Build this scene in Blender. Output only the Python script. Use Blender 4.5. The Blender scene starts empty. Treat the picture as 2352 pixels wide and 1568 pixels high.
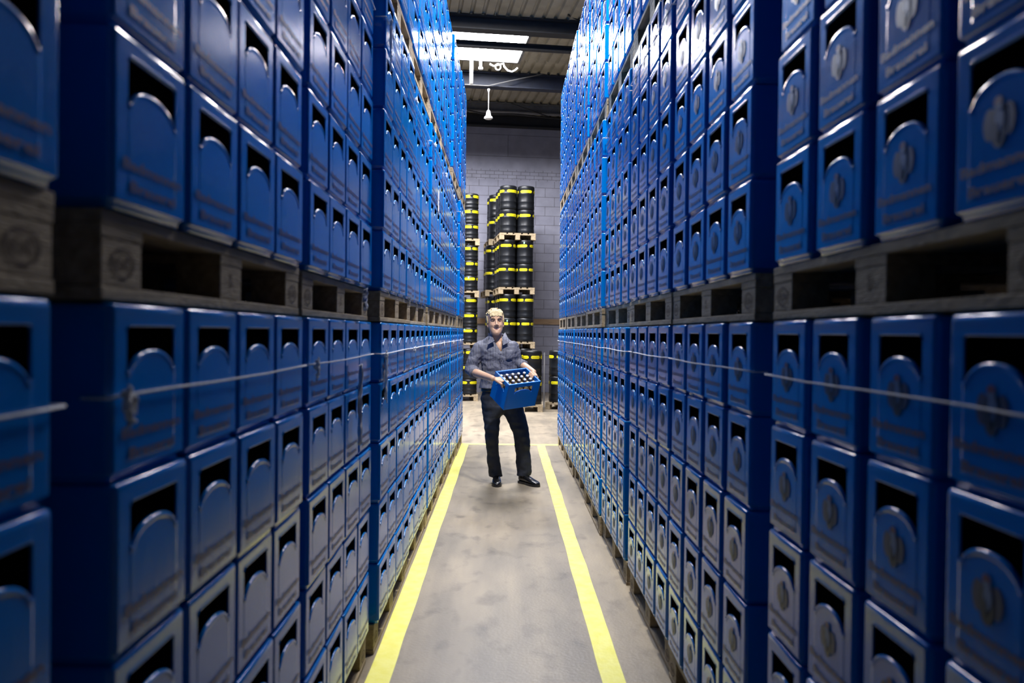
import bpy, bmesh, math, random
from mathutils import Vector, Matrix, noise
random.seed(7)
PI = math.pi
C = bpy.context.scene.collection
S = bpy.context.scene

# ---------------------------------------------------------------- camera, world, light, exposure
FPX = 1840.0
VPX, VPY = 1162.0, 762.0
ROLL = 0.0115
CAM = Vector((0, 0, 1.556))
def cam_axes():
    ox, oy = VPX - 1176.0, 784.0 - VPY
    c, s = math.cos(ROLL), math.sin(ROLL)
    ux, uy = c * ox - s * oy, s * ox + c * oy          # undo the roll
    yaw, pit = math.atan2(-ux, FPX), -math.atan2(uy, FPX)
    F = Vector((math.sin(yaw) * math.cos(pit), math.cos(yaw) * math.cos(pit), math.sin(pit)))
    R = F.cross(Vector((0, 0, 1))).normalized()
    U = R.cross(F)
    return R * c + U * s, U * c - R * s, F
RX, UY, FW = cam_axes()
cd = bpy.data.cameras.new('camera'); cam = bpy.data.objects.new('camera', cd); C.objects.link(cam)
m = Matrix.Identity(4)
for i in range(3):
    m[i][0], m[i][1], m[i][2], m[i][3] = RX[i], UY[i], -FW[i], CAM[i]
cam.matrix_world = m
cd.sensor_width = 36.0; cd.lens = FPX / 2352 * 36.0
cd.clip_start = 0.05; cd.clip_end = 200
cd.dof.use_dof = True; cd.dof.focus_distance = 8.1; cd.dof.aperture_fstop = 2.6
S.camera = cam
S.view_settings.view_transform = 'Standard'; S.view_settings.look = 'None'
S.view_settings.gamma = 1.0; S.view_settings.use_curve_mapping = False
S.view_settings.exposure = 0.0

w = bpy.data.worlds.new('world'); S.world = w; w.use_nodes = True
w.node_tree.nodes['Background'].inputs[0].default_value = (0.55, 0.6, 0.9, 1)
w.node_tree.nodes['Background'].inputs[1].default_value = 0.006
SKY_E = 68.0            # the skylights' daylight
SKY_COL = (0.97, 0.96, 1.0)

LAMP_P, LAMP_T = Vector((.50, 4.9, 6.55)), Vector((.0, 7.6, 0.0))  # added lamp, out of view, lights the man from the front
ld = bpy.data.lights.new('added_flood_light', 'SPOT'); ld.energy = 2050; ld.color = (1.0, .95, .86); ld.spot_size = math.radians(92); ld.spot_blend = 1.0; ld.shadow_soft_size = .16
lo_ = bpy.data.objects.new('added_flood_light', ld); C.objects.link(lo_); lo_.location = LAMP_P
lo_.rotation_euler = (LAMP_T - LAMP_P).to_track_quat('-Z', 'Y').to_euler()

def at(px, py, Y):
    d = RX * ((px - 1176.0) / FPX) + UY * ((784.0 - py) / FPX) + FW
    return CAM + d * ((Y - CAM.y) / d.y)
def proj(p):
    v = Vector(p) - CAM; z = v.dot(FW)
    if z < 0.05: return None
    return 1176 + FPX * v.dot(RX) / z, 784 - FPX * v.dot(UY) / z
TH = math.radians(7.3)                      # the hall stands 7.3 degrees off the aisle
HU, HV = Vector((math.cos(TH), math.sin(TH), 0)), Vector((-math.sin(TH), math.cos(TH), 0))
HO = Vector((0, 20.6, 0))
def hall(u, v, z=0.0): return HO + HU * u + HV * v + Vector((0, 0, z))

# ---------------------------------------------------------------- materials
def nd(nt, t, **kw):
    n = nt.nodes.new(t)
    for k, v in kw.items(): setattr(n, k, v)
    return n
def mat(name, col, rough=0.5, metal=0.0, spec=0.5, var=0.0, vscale=8.0, col2=None, bump=0.0, bscale=40.0, stretch=(1, 1, 1),
        detail=4, emis=None, estr=0.0, coord='Object', rvar=0.0):
    M = bpy.data.materials.new(name); M.use_nodes = True; nt = M.node_tree; b = nt.nodes['Principled BSDF']
    b.inputs['Base Color'].default_value = (*col, 1); b.inputs['Roughness'].default_value = rough
    b.inputs['Metallic'].default_value = metal; b.inputs['Specular IOR Level'].default_value = spec
    if emis: b.inputs['Emission Color'].default_value = (*emis, 1); b.inputs['Emission Strength'].default_value = estr
    if var or col2 or bump or rvar:
        tc = nd(nt, 'ShaderNodeTexCoord'); mp = nd(nt, 'ShaderNodeMapping'); mp.inputs['Scale'].default_value = stretch
        nt.links.new(tc.outputs[coord], mp.inputs[0])
    if var or col2 or rvar:
        n = nd(nt, 'ShaderNodeTexNoise'); n.inputs['Scale'].default_value = vscale; n.inputs['Detail'].default_value = detail
        nt.links.new(mp.outputs[0], n.inputs['Vector'])
    if var or col2:
        r = nd(nt, 'ShaderNodeValToRGB'); r.color_ramp.elements[0].position = .32; r.color_ramp.elements[1].position = .68
        c2 = col2 or tuple(min(1, c * (1 + var)) for c in col)
        c1 = col if col2 else tuple(c * (1 - var) for c in col)
        r.color_ramp.elements[0].color = (*c1, 1); r.color_ramp.elements[1].color = (*c2, 1)
        nt.links.new(n.outputs[0], r.inputs[0]); nt.links.new(r.outputs[0], b.inputs['Base Color'])
    if rvar:
        mr = nd(nt, 'ShaderNodeMapRange'); mr.inputs[3].default_value = rough - rvar; mr.inputs[4].default_value = rough + rvar
        nt.links.new(n.outputs[0], mr.inputs[0]); nt.links.new(mr.outputs[0], b.inputs['Roughness'])
    if bump:
        n2 = nd(nt, 'ShaderNodeTexNoise'); n2.inputs['Scale'].default_value = bscale; n2.inputs['Detail'].default_value = 3
        nt.links.new(mp.outputs[0], n2.inputs['Vector'])
        bp = nd(nt, 'ShaderNodeBump'); bp.inputs['Strength'].default_value = bump; bp.inputs['Distance'].default_value = 0.01
        nt.links.new(n2.outputs[0], bp.inputs['Height']); nt.links.new(bp.outputs[0], b.inputs['Normal'])
    return M
BLUE = mat('crate_blue', (0.000, 0.18, 0.60), 0.15, spec=0.5, bump=0.045, bscale=7.0, coord='Generated', rvar=0.04, vscale=3.0)
BLUEH = mat('crate_blue_clean', (0.002, 0.15, 0.56), 0.35, spec=0.4)
HOLE_SHADE = mat('painted_hole_shade', (0.0012, 0.0012, 0.0015), 1.0, spec=0.0)  # near-black sheet standing in for the shade inside a crate
INK = mat('crate_lettering', (0.10, 0.055, 0.085), 0.45)
E_DARK = mat('emblem_dark', (0.006, 0.012, 0.03), 0.4)
E_RED = mat('emblem_red', (0.12, 0.025, 0.06), 0.4)
E_PALE = mat('emblem_pale', (0.10, 0.17, 0.32), 0.4)
E_BRN = mat('emblem_brown', (0.035, 0.04, 0.09), 0.4)
WOOD = mat('pallet_wood', (0.24, 0.18, 0.105), 0.8, col2=(0.43, 0.34, 0.215), vscale=5, stretch=(1.2, 8, 8), bump=0.5, bscale=30)
WOODD = mat('pallet_mark', (0.10, 0.065, 0.04), 0.8)
TWINE = mat('white_twine', (0.75, 0.75, 0.78), 0.8, var=.15, vscale=60)
YEL = mat('yellow_floor_paint', (0.90, 0.86, 0.15), 0.38, col2=(0.95, 0.92, 0.26), vscale=14, bump=.1, bscale=50)
KEG = mat('keg_black', (0.006, 0.007, 0.009), 0.36, spec=0.35, bump=.1, bscale=8)
KEGB = mat('keg_yellow', (0.68, 0.62, 0.01), 0.45)
KEGT = mat('keg_ink', (0.35, 0.24, 0.0), 0.5)
GRN = mat('keg_cap_pale_green', (0.25, 0.5, 0.38), 0.5)
STEEL = mat('roof_steel_dark', (0.008, 0.009, 0.012), 0.6, var=.3)
STEELG = mat('roof_steel_grey', (0.10, 0.10, 0.10), 0.6, var=.2)
STEELB = mat('roof_steel_blue', (0.004, 0.008, 0.022), 0.6, var=.3)
DECK = mat('roof_deck', (0.24, 0.215, 0.16), 0.6, var=.2, vscale=3)
SKYL = mat('skylight_daylight', (1, 1, 1), 0.5, emis=SKY_COL, estr=SKY_E)
WHITE = mat('white_enamel', (0.62, 0.62, 0.62), 0.4, var=.05)
TIMBER = mat('rail_timber', (0.30, 0.20, 0.12), 0.7, col2=(0.22, 0.14, 0.08), vscale=4, stretch=(1, 6, 6))
GREYM = mat('grey_post', (0.17, 0.165, 0.17), 0.6, var=.2)
PAPER = mat('paper_label', (0.62, 0.62, 0.62), 0.7, var=.1)
FILM = mat('plastic_scrap', (0.55, 0.56, 0.62), 0.35, var=.2, vscale=30)

def floor_mat():
    M = bpy.data.materials.new('concrete_floor'); M.use_nodes = True; nt = M.node_tree; b = nt.nodes['Principled BSDF']
    tc = nd(nt, 'ShaderNodeTexCoord')
    def ns(scale, sc=(1, 1, 1), det=5, lo=.35, hi=.65, c0=(0, 0, 0), c1=(1, 1, 1)):
        mp = nd(nt, 'ShaderNodeMapping'); mp.inputs['Scale'].default_value = sc
        n = nd(nt, 'ShaderNodeTexNoise'); n.inputs['Scale'].default_value = scale; n.inputs['Detail'].default_value = det
        r = nd(nt, 'ShaderNodeValToRGB'); r.color_ramp.elements[0].position = lo; r.color_ramp.elements[1].position = hi
        r.color_ramp.elements[0].color = (*c0, 1); r.color_ramp.elements[1].color = (*c1, 1)
        nt.links.new(tc.outputs['Object'], mp.inputs[0]); nt.links.new(mp.outputs[0], n.inputs['Vector']); nt.links.new(n.outputs[0], r.inputs[0])
        return r
    a = ns(2.2, (1, .35, 1), 6, .3, .72, (0.20, 0.172, 0.132), (0.40, 0.33, 0.235))
    st = ns(5.0, (1.2, .12, 1), 3, .40, .70, (.78, .79, .82), (1.06, 1.06, 1.06))
    sp = ns(7.0, (1, .6, 1), 6, .26, .46, (.55, .55, .57), (1, 1, 1))
    def mul(x, y):
        mx = nd(nt, 'ShaderNodeMix', data_type='RGBA', blend_type='MULTIPLY'); mx.inputs[0].default_value = 1
        nt.links.new(x, mx.inputs[6]); nt.links.new(y, mx.inputs[7]); return mx.outputs[2]
    c = mul(mul(a.outputs[0], st.outputs[0]), sp.outputs[0])
    nt.links.new(c, b.inputs['Base Color']); b.inputs['Roughness'].default_value = 0.42
    n2 = nd(nt, 'ShaderNodeTexNoise'); n2.inputs['Scale'].default_value = 60
    bp = nd(nt, 'ShaderNodeBump'); bp.inputs['Strength'].default_value = .12; bp.inputs['Distance'].default_value = .01
    nt.links.new(tc.outputs['Object'], n2.inputs['Vector']); nt.links.new(n2.outputs[0], bp.inputs['Height']); nt.links.new(bp.outputs[0], b.inputs['Normal'])
    return M
def block_mat(name='block_wall', bw=.49, bh=.24, sc=1.0):
    M = bpy.data.materials.new(name); M.use_nodes = True; nt = M.node_tree; b = nt.nodes['Principled BSDF']
    tc = nd(nt, 'ShaderNodeTexCoord'); sx = nd(nt, 'ShaderNodeSeparateXYZ'); cx = nd(nt, 'ShaderNodeCombineXYZ')
    nt.links.new(tc.outputs['Object'], sx.inputs[0]); nt.links.new(sx.outputs[0], cx.inputs[0]); nt.links.new(sx.outputs[2], cx.inputs[1])
    br = nd(nt, 'ShaderNodeTexBrick'); br.inputs['Scale'].default_value = 1.0
    br.inputs['Brick Width'].default_value = bw; br.inputs['Row Height'].default_value = bh; br.inputs['Mortar Size'].default_value = .007
    br.inputs['Color1'].default_value = (.265, .27, .345, 1); br.inputs['Color2'].default_value = (.295, .30, .375, 1); br.inputs['Mortar'].default_value = (.13, .125, .15, 1)
    nt.links.new(cx.outputs[0], br.inputs['Vector'])
    n = nd(nt, 'ShaderNodeTexNoise'); n.inputs['Scale'].default_value = 3; n.inputs['Detail'].default_value = 6
    nt.links.new(tc.outputs['Object'], n.inputs['Vector'])
    r = nd(nt, 'ShaderNodeValToRGB'); r.color_ramp.elements[0].position = .3; r.color_ramp.elements[1].position = .75
    r.color_ramp.elements[0].color = (.78, .78, .78, 1); r.color_ramp.elements[1].color = (1.1, 1.1, 1.1, 1)
    mx = nd(nt, 'ShaderNodeMix', data_type='RGBA', blend_type='MULTIPLY'); mx.inputs[0].default_value = 1
    nt.links.new(n.outputs[0], r.inputs[0]); nt.links.new(br.outputs[0], mx.inputs[6]); nt.links.new(r.outputs[0], mx.inputs[7])
    nt.links.new(mx.outputs[2], b.inputs['Base Color']); b.inputs['Roughness'].default_value = .75
    return M
FLOOR = floor_mat(); BLOCK = block_mat(); PANEL = block_mat('panel_wall', 6.0, .55)
SMALLB = block_mat('small_brick', .23, .09)

# ---------------------------------------------------------------- helpers
def tag(o, label=None, cat=None, group=None, kind=None):
    if label: o['label'] = label
    if cat: o['category'] = cat
    if group: o['group'] = group
    if kind: o['kind'] = kind
    return o
def empty(name, loc, rz=0.0, label=None, cat=None, group=None):
    o = bpy.data.objects.new(name, None); C.objects.link(o); o.location = loc; o.rotation_euler = (0, 0, rz)
    o.empty_display_size = .1
    return tag(o, label, cat, group)
def mesh_of(bm, name, mats, smooth=False):
    me = bpy.data.meshes.new(name)
    bm.normal_update(); bm.to_mesh(me); bm.free()
    for x in (mats if isinstance(mats, (list, tuple)) else [mats]): me.materials.append(x)
    if smooth:
        for p in me.polygons: p.use_smooth = True
    return me
def link(name, me, parent=None, loc=None, rot=None):
    o = bpy.data.objects.new(name, me); C.objects.link(o)
    if parent: o.parent = parent
    if loc is not None: o.location = loc
    if rot is not None: o.rotation_euler = rot
    return o
def obj(name, bm, mats, parent=None, loc=None, rot=None, smooth=False):
    return link(name, mesh_of(bm, name, mats, smooth), parent, loc, rot)
def box(bm, x0, x1, y0, y1, z0, z1, mi=0, bev=0.0):
    vs = [bm.verts.new((x, y, z)) for x in (x0, x1) for y in (y0, y1) for z in (z0, z1)]
    fs = []
    for q in ((0, 1, 3, 2), (4, 6, 7, 5), (0, 4, 5, 1), (2, 3, 7, 6), (0, 2, 6, 4), (1, 5, 7, 3)):
        f = bm.faces.new([vs[i] for i in q]); f.material_index = mi; fs.append(f)
    if bev:
        es = list({e for f in fs for e in f.edges})
        bmesh.ops.bevel(bm, geom=es, offset=bev, segments=2, profile=.6, affect='EDGES', clamp_overlap=True)
def frame_of(d):
    d = d.normalized(); a = Vector((0, 0, 1)) if abs(d.z) < .9 else Vector((1, 0, 0))
    x = d.cross(a).normalized(); return x, x.cross(d)
def tube(bm, pts, r, n=8, mi=0, cap=True):
    pts = [Vector(p) for p in pts]; rr = r if isinstance(r, (list, tuple)) else [r] * len(pts); rings = []
    x = None
    for i, p in enumerate(pts):
        d = (pts[min(i + 1, len(pts) - 1)] - pts[max(i - 1, 0)]).normalized()
        if x is None: x, y = frame_of(d)
        else:
            x = (x - d * x.dot(d)).normalized()
        y = d.cross(x)
        rings.append([bm.verts.new(p + (x * math.cos(2 * PI * k / n) + y * math.sin(2 * PI * k / n)) * rr[i]) for k in range(n)])
    for a, b in zip(rings, rings[1:]):
        for k in range(n):
            f = bm.faces.new((a[k], a[(k + 1) % n], b[(k + 1) % n], b[k])); f.material_index = mi; f.smooth = True
    if cap:
        for rg in (rings[0][::-1], rings[-1]):
            f = bm.faces.new(rg); f.material_index = mi
def lathe(bm, prof, n=24, c=(0, 0, 0), mi=0, a0=0, a1=2 * PI):
    full = abs(a1 - a0 - 2 * PI) < 1e-6; m_ = n if full else n + 1; cols = []
    for k in range(m_):
        a = a0 + (a1 - a0) * k / n
        cols.append([bm.verts.new((c[0] + r * math.cos(a), c[1] + r * math.sin(a), c[2] + z)) for r, z in prof])
    for k in range(n):
        A, B = cols[k], cols[(k + 1) % m_]
        for i in range(len(prof) - 1):
            f = bm.faces.new((A[i], B[i], B[i + 1], A[i + 1])); f.material_index = mi; f.smooth = True
def ellipsoid(bm, c, r, rot=None, nu=20, nv=12, mi=0):
    M = Matrix.Translation(c) @ (rot.to_4x4() if rot else Matrix.Identity(4)) @ Matrix.Diagonal((*r, 1))
    res = bmesh.ops.create_uvsphere(bm, u_segments=nu, v_segments=nv, radius=1, matrix=M)
    for v in res['verts']:
        for f in v.link_faces: f.material_index = mi; f.smooth = True
def capsule(bm, p0, r0, p1, r1, n=16):
    p0, p1 = Vector(p0), Vector(p1); d = (p1 - p0)
    L = d.length; pts = []; rr = []
    for k in range(5):
        a = PI / 2 * (1 - k / 4); pts.append(p0 - d / L * r0 * math.sin(a)); rr.append(max(1e-4, r0 * math.cos(a)))
    for k in range(5):
        a = PI / 2 * k / 4; pts.append(p1 + d / L * r1 * math.sin(a)); rr.append(max(1e-4, r1 * math.cos(a)))
    tube(bm, pts, rr, n)
def chain(bm, pts):
    for (a, ra), (b, rb) in zip(pts, pts[1:]): capsule(bm, a, ra, b, rb)
def loft(bm, secs, n=28, e=2.3, smooth=True):
    """sections (cx, cy, cz, rx, ry, angle) stacked along z"""
    rings = []
    for s in secs:
        cx, cy, cz, rx, ry = s[:5]; an = s[5] if len(s) > 5 else 0; rg = []
        for k in range(n):
            a = 2 * PI * k / n; c_, s_ = math.cos(a), math.sin(a)
            x = rx * math.copysign(abs(c_) ** (2 / e), c_); y = ry * math.copysign(abs(s_) ** (2 / e), s_)
            rg.append(bm.verts.new((cx + x * math.cos(an) - y * math.sin(an), cy + x * math.sin(an) + y * math.cos(an), cz)))
        rings.append(rg)
    for a, b in zip(rings, rings[1:]):
        for k in range(n): bm.faces.new((a[k], a[(k + 1) % n], b[(k + 1) % n], b[k])).smooth = smooth
    bm.faces.new(rings[0][::-1]); bm.faces.new(rings[-1])
def fuse(bm, voxel, smooth=4, factor=.5, disp=None):
    """one continuous surface out of overlapping closed volumes"""
    bmesh.ops.recalc_face_normals(bm, faces=bm.faces[:])
    me = bpy.data.meshes.new('tmp'); bm.to_mesh(me); bm.free()
    o = bpy.data.objects.new('tmp', me); C.objects.link(o)
    r = o.modifiers.new('r', 'REMESH'); r.mode = 'VOXEL'; r.voxel_size = voxel; r.adaptivity = 0
    s = o.modifiers.new('s', 'SMOOTH'); s.factor = factor; s.iterations = smooth
    dg = bpy.context.evaluated_depsgraph_get(); me2 = bpy.data.meshes.new_from_object(o.evaluated_get(dg))
    b2 = bmesh.new(); b2.from_mesh(me2); C.objects.unlink(o); bpy.data.objects.remove(o)
    for f in b2.faces: f.smooth = True
    if disp:
        b2.normal_update()
        for v in b2.verts: v.co += v.normal * disp(v.co)
    return b2
def text_bm(s, height, width=None, bold=.02):
    cu = bpy.data.curves.new('t', 'FONT'); cu.body = s; cu.resolution_u = 2; cu.align_x = 'CENTER'; cu.offset = bold
    o = bpy.data.objects.new('t', cu); C.objects.link(o)
    dg = bpy.context.evaluated_depsgraph_get(); me = bpy.data.meshes.new_from_object(o.evaluated_get(dg))
    bm = bmesh.new(); bm.from_mesh(me); C.objects.unlink(o); bpy.data.objects.remove(o)
    xs = [v.co.x for v in bm.verts]; ys = [v.co.y for v in bm.verts]
    W, Hh = max(xs) - min(xs), max(ys) - min(ys); x0, y0 = (max(xs) + min(xs)) / 2, min(ys)
    fx = (width / W) if width else height / Hh
    for v in bm.verts: v.co = Vector(((v.co.x - x0) * fx, 0, (v.co.y - y0) * height / Hh))
    return bm
def add_bm(dst, src, M, mi):
    mp = {}
    for v in src.verts: mp[v] = dst.verts.new(M @ v.co)
    for f in src.faces:
        try: g = dst.faces.new([mp[v] for v in f.verts]); g.material_index = mi
        except ValueError: pass
def copy_tree(o, loc, rz, parent=None):
    r = o.copy(); C.objects.link(r)
    if parent: r.parent = parent
    else: r.location = loc; r.rotation_euler = (0, 0, rz)
    for ch in o.children: copy_tree(ch, None, None, r)
    return r
ORD = ['first', 'second', 'third', 'fourth', 'fifth', 'sixth', 'seventh', 'eighth', 'ninth']

# ---------------------------------------------------------------- the hall
bm = bmesh.new(); box(bm, -14, 14, -2.1, 30, -.2, 0)
tag(obj('floor', bm, FLOOR), 'mottled beige concrete warehouse floor', kind='structure')
def painted(name, x0, x1, y0, y1, label):
    bm = bmesh.new(); n = max(2, int(max(y1 - y0, x1 - x0) / .12)); long_y = (y1 - y0) > (x1 - x0); a = []
    for i in range(n + 1):
        t = i / n; j0, j1 = [(noise.noise((t * 31 + q * 9 + x0 * 7, x0, 5)) * .006) for q in (0, 1)]
        if long_y: y = y0 + (y1 - y0) * t; p, q = (x0 + j0, y, .002), (x1 + j1, y, .002)
        else: x = x0 + (x1 - x0) * t; p, q = (x, y0 + j0, .002), (x, y1 + j1, .002)
        a.append((bm.verts.new(p), bm.verts.new(q)))
    for (p, q), (r, s) in zip(a, a[1:]): bm.faces.new((p, q, s, r) if long_y else (p, r, s, q))
    tag(obj(name, bm, YEL), label, kind='structure')
painted('trim_1', -.607, -.497, -1, 11.0, 'yellow painted floor line along the left crate wall')
painted('trim_2', .447, .552, -1, 11.0, 'yellow painted floor line along the right crate wall')
painted('trim_3', -5, 5, 11.0, 11.12, 'yellow painted line across the end of the aisle')

def wall(name, u0, u1, z0, z1, v0, v1, m_, label):
    bm = bmesh.new(); box(bm, u0, u1, v0, v1, z0, z1)
    return tag(obj(name, bm, m_, loc=HO, rot=(0, 0, TH)), label, kind='structure')
wall('wall_back', -14, 14, -.1, 5.45, 0, .25, BLOCK, 'grey painted concrete block wall at the far end')
wall('wall_back_brick_course', -14, 14, 5.45, 5.72, 0, .25, SMALLB, 'course of small bricks above the block wall')
wall('wall_back_upper', -14, 14, 5.72, 8.2, 0, .25, PANEL, 'smooth grey wall panels above the brick course')
wall('trim_4', -14, 14, 1.76, 1.90, -.05, 0, TIMBER, 'brown timber rail fixed along the back wall')
bm = bmesh.new(); box(bm, -14, -13.8, -6, 30, -.1, 8.2); tag(obj('wall_left', bm, PANEL), 'plain grey side wall', kind='structure')
bm = bmesh.new(); box(bm, 13.8, 14, -6, 30, -.1, 8.2); tag(obj('wall_right', bm, PANEL), 'plain grey side wall', kind='structure')
bm = bmesh.new(); box(bm, -14, 14, -2.2, -2, -.1, 8.2); tag(obj('wall_bounce_block', bm, STEEL), 'near-black wall added close behind the camera to cut bounce light', kind='structure')  # unseen; set close and dark to keep bounce off the near stacks

# roof: trapezoid deck with ribs running down the hall, openings left for the skylights
RZ = 7.05
SK_U0, SK_U1 = None, None
skys = []
sk0 = hall(0, 0)
# skylight strip in hall coordinates
SU0, SU1 = -2.75, -.37
sv = [(-5.75, -4.25, SU0 - 2.4, SU1), (-9.5, -8.0, SU0 - .8, SU1), (-13.8, -12.4, SU0 + 1.7, SU1 + 1.4)]  # first is in view; the nearer two are unseen, added to light the aisle
def deck_strip(bm, u0, u1, v0, v1):
    n = int(round((u1 - u0) / .21)); P = []
    for i in range(n):
        a = u0 + (u1 - u0) * i / n; wd = (u1 - u0) / n
        P += [(a, RZ + .0), (a + wd * .62, RZ + .0), (a + wd * .72, RZ + .045), (a + wd * .9, RZ + .045)]
    P.append((u1, RZ))
    A = [bm.verts.new((p[0], v0, p[1])) for p in P]; B = [bm.verts.new((p[0], v1, p[1])) for p in P]
    for k in range(len(P) - 1): bm.faces.new((A[k], B[k], B[k + 1], A[k + 1]))
bm = bmesh.new()
edges = [-28] + [x for s in reversed(sv) for x in s[:2]] + [.3]
for i in range(0, len(edges), 2): deck_strip(bm, -14.7, 16.2, edges[i], edges[i + 1])
for a, b_, q0, q1 in sv: deck_strip(bm, -14.7, q0, a, b_); deck_strip(bm, q1, 16.2, a, b_)
box(bm, -15, 17, -28, .3, RZ + 1.2, RZ + 1.3)
tag(obj('ceiling', bm, DECK, loc=HO, rot=(0, 0, TH)), 'ribbed metal roof deck', kind='structure')
for i, (a, b_, q0, q1) in enumerate(sv):
    bm = bmesh.new()
    vs = [bm.verts.new(p) for p in ((q0, a, RZ + .05), (q0, b_, RZ + .05), (q1, b_, RZ + .05), (q1, a, RZ + .05))]
    bm.faces.new(vs)
    tag(obj('window_%d' % (i + 1), bm, SKYL, loc=HO, rot=(0, 0, TH)), 'bright rectangular skylight in the roof, the two nearer ones added unseen', kind='structure')
    bm = bmesh.new()
    for q in ((q0 - .05, q0, a, b_), (q1, q1 + .05, a, b_), (q0 - .05, q1 + .05, a - .05, a), (q0 - .05, q1 + .05, b_, b_ + .05)):
        box(bm, *q, RZ - .03, RZ + .12)
    tag(obj('trim_%d' % (30 + i), bm, STEELG, loc=HO, rot=(0, 0, TH)), 'grey upstand frame around a skylight', kind='structure')
def ibeam(name, v, zt, h, wd, m_, label, fl=.02):
    bm = bmesh.new()
    box(bm, -14, 16, v - wd / 2, v + wd / 2, zt - fl, zt); box(bm, -14, 16, v - wd / 2, v + wd / 2, zt - h, zt - h + fl)
    box(bm, -14, 16, v - .012, v + .012, zt - h + fl, zt - fl)
    tag(obj(name, bm, m_, loc=HO, rot=(0, 0, TH)), label, kind='structure')
ibeam('trim_5', -6.45, 7.03, .24, .22, STEEL, 'dark steel roof beam in front of the skylight')
ibeam('trim_6', -5.95, 6.79, .11, .10, STEEL, 'thin dark purlin crossing under the skylight')
ibeam('trim_7', -3.45, 7.03, .30, .22, STEELB, 'dark blue steel roof beam behind the skylight')
ibeam('trim_8', -1.3, 7.03, .22, .16, STEELG, 'grey steel roof beam near the back wall')
ibeam('trim_9', -.2, 7.03, .28, .2, STEEL, 'dark steel beam along the top of the back wall')
for i, v in enumerate((-10.6, -14.6, -18.6, -22)):
    ibeam('trim_%d' % (10 + i), v, 7.03, .36, .22, STEEL, 'dark steel roof beam')
def rod(name, pts, r, m_, label, kind='structure'):
    bm = bmesh.new(); tube(bm, pts, r, 8)
    return tag(obj(name, bm, m_), label, kind=kind)
rod('trim_20', [at(1225, -8, 13.6), at(1345, 55, 14.2)], .014, STEEL, 'thin dark brace rod under the roof')
rod('trim_21', [at(1050, 193, 16.8), at(1122, 197, 16.9), at(1170, 186, 16.9), at(1330, 152, 17.3)], .013, STEELG, 'thin grey pipe under the roof')
rod('trim_22', [at(1060, 250, 18.6), at(1115, 262, 18.8), at(1180, 262, 19), at(1300, 274, 19.2)], .02, STEEL, 'dark pipe along the roof end')
rod('trim_23', [at(1175, 238, 18.6), at(1260, 268, 19.3)], .014, STEEL, 'thin dark brace by the back wall')

t = empty('added_flood_lamp', LAMP_P, 0, 'added round flood lamp over the aisle, out of view, lighting the man', 'lamp')  # housing made up for the added spot
Rl = (LAMP_T - LAMP_P).to_track_quat('-Z', 'Y').to_matrix()
bm = bmesh.new(); lathe(bm, [(0, .20), (.05, .20), (.07, .16), (.10, .12), (.20, -.02), (.215, -.06), (.205, -.06), (.185, -.01), (.09, .10), (0, .12)], 28)
for v in bm.verts: v.co = Rl @ (v.co + Vector((0, 0, .03)))
obj('reflector', bm, GREYM, t)
bm = bmesh.new(); tube(bm, [Rl @ Vector((0, 0, .22)), Rl @ Vector((0, 0, .25)) + Vector((0, 0, .05)), Rl @ Vector((0, 0, .25)) + Vector((0, 0, .35))], .012); obj('bracket', bm, STEEL, t)

# pendant, pipe and cables under the skylight
P0 = at(1122.5, 206, 17.0)
t = empty('pendant_lamp', P0, 0, 'white bell-shaped pendant on a straight rod hanging from the roof', 'lamp')
bm = bmesh.new(); lathe(bm, [(0, .02), (.028, .02), (.030, 0), (.012, -.06), (0, -.06)]); obj('canopy', bm, WHITE, t)
bm = bmesh.new(); tube(bm, [(0, 0, -.05), (0, 0, -.46)], .009); obj('rod', bm, WHITE, t)
bm = bmesh.new(); lathe(bm, [(0, -.42), (.02, -.43), (.042, -.46), (.052, -.52), (.054, -.55), (.085, -.575), (.095, -.60), (.07, -.62), (0, -.625)]); obj('bell_shade', bm, WHITE, t)
bm = bmesh.new(); a = at(1083, 140, 16.0); b_ = at(1083, 193, 16.0); tube(bm, [Vector((a.x, a.y, RZ + .0)), Vector((a.x, a.y, b_.z))], .036, 14)
tag(obj('drain_pipe', bm, WHITE), 'thick white vertical pipe hanging down below the skylight', 'pipe')
bm = bmesh.new(); a = at(1104, 120, 16.0); b_ = at(1104, 156, 16.0); tube(bm, [a, b_], .03, 12); tube(bm, [b_ + Vector((0, 0, .01)), b_ - Vector((0, 0, .03))], .045, 12)
tag(obj('short_pipe', bm, WHITE), 'short white pipe stub under the skylight, right of the longer pipe', 'pipe')
bm = bmesh.new(); tube(bm, [at(x, y, 15.9) for x, y in ((1125, 147), (1134, 152), (1140, 150), (1150, 148), (1156, 146), (1158, 153), (1166, 162), (1176, 165), (1184, 161), (1189, 156))], .018, 8)
tag(obj('hanging_cable', bm, WHITE), 'white cable hanging in a curve under the right of the skylight', 'cable')
bm = bmesh.new(); tube(bm, [at(1144 + 6 * math.cos(a), 154 + 7 * math.sin(a), 15.8) for a in [k * 2 * PI / 14 for k in range(15)]], .014, 8)
tag(obj('cable_loop', bm, WHITE), 'small white cable coil under the middle of the skylight', 'cable')

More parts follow.
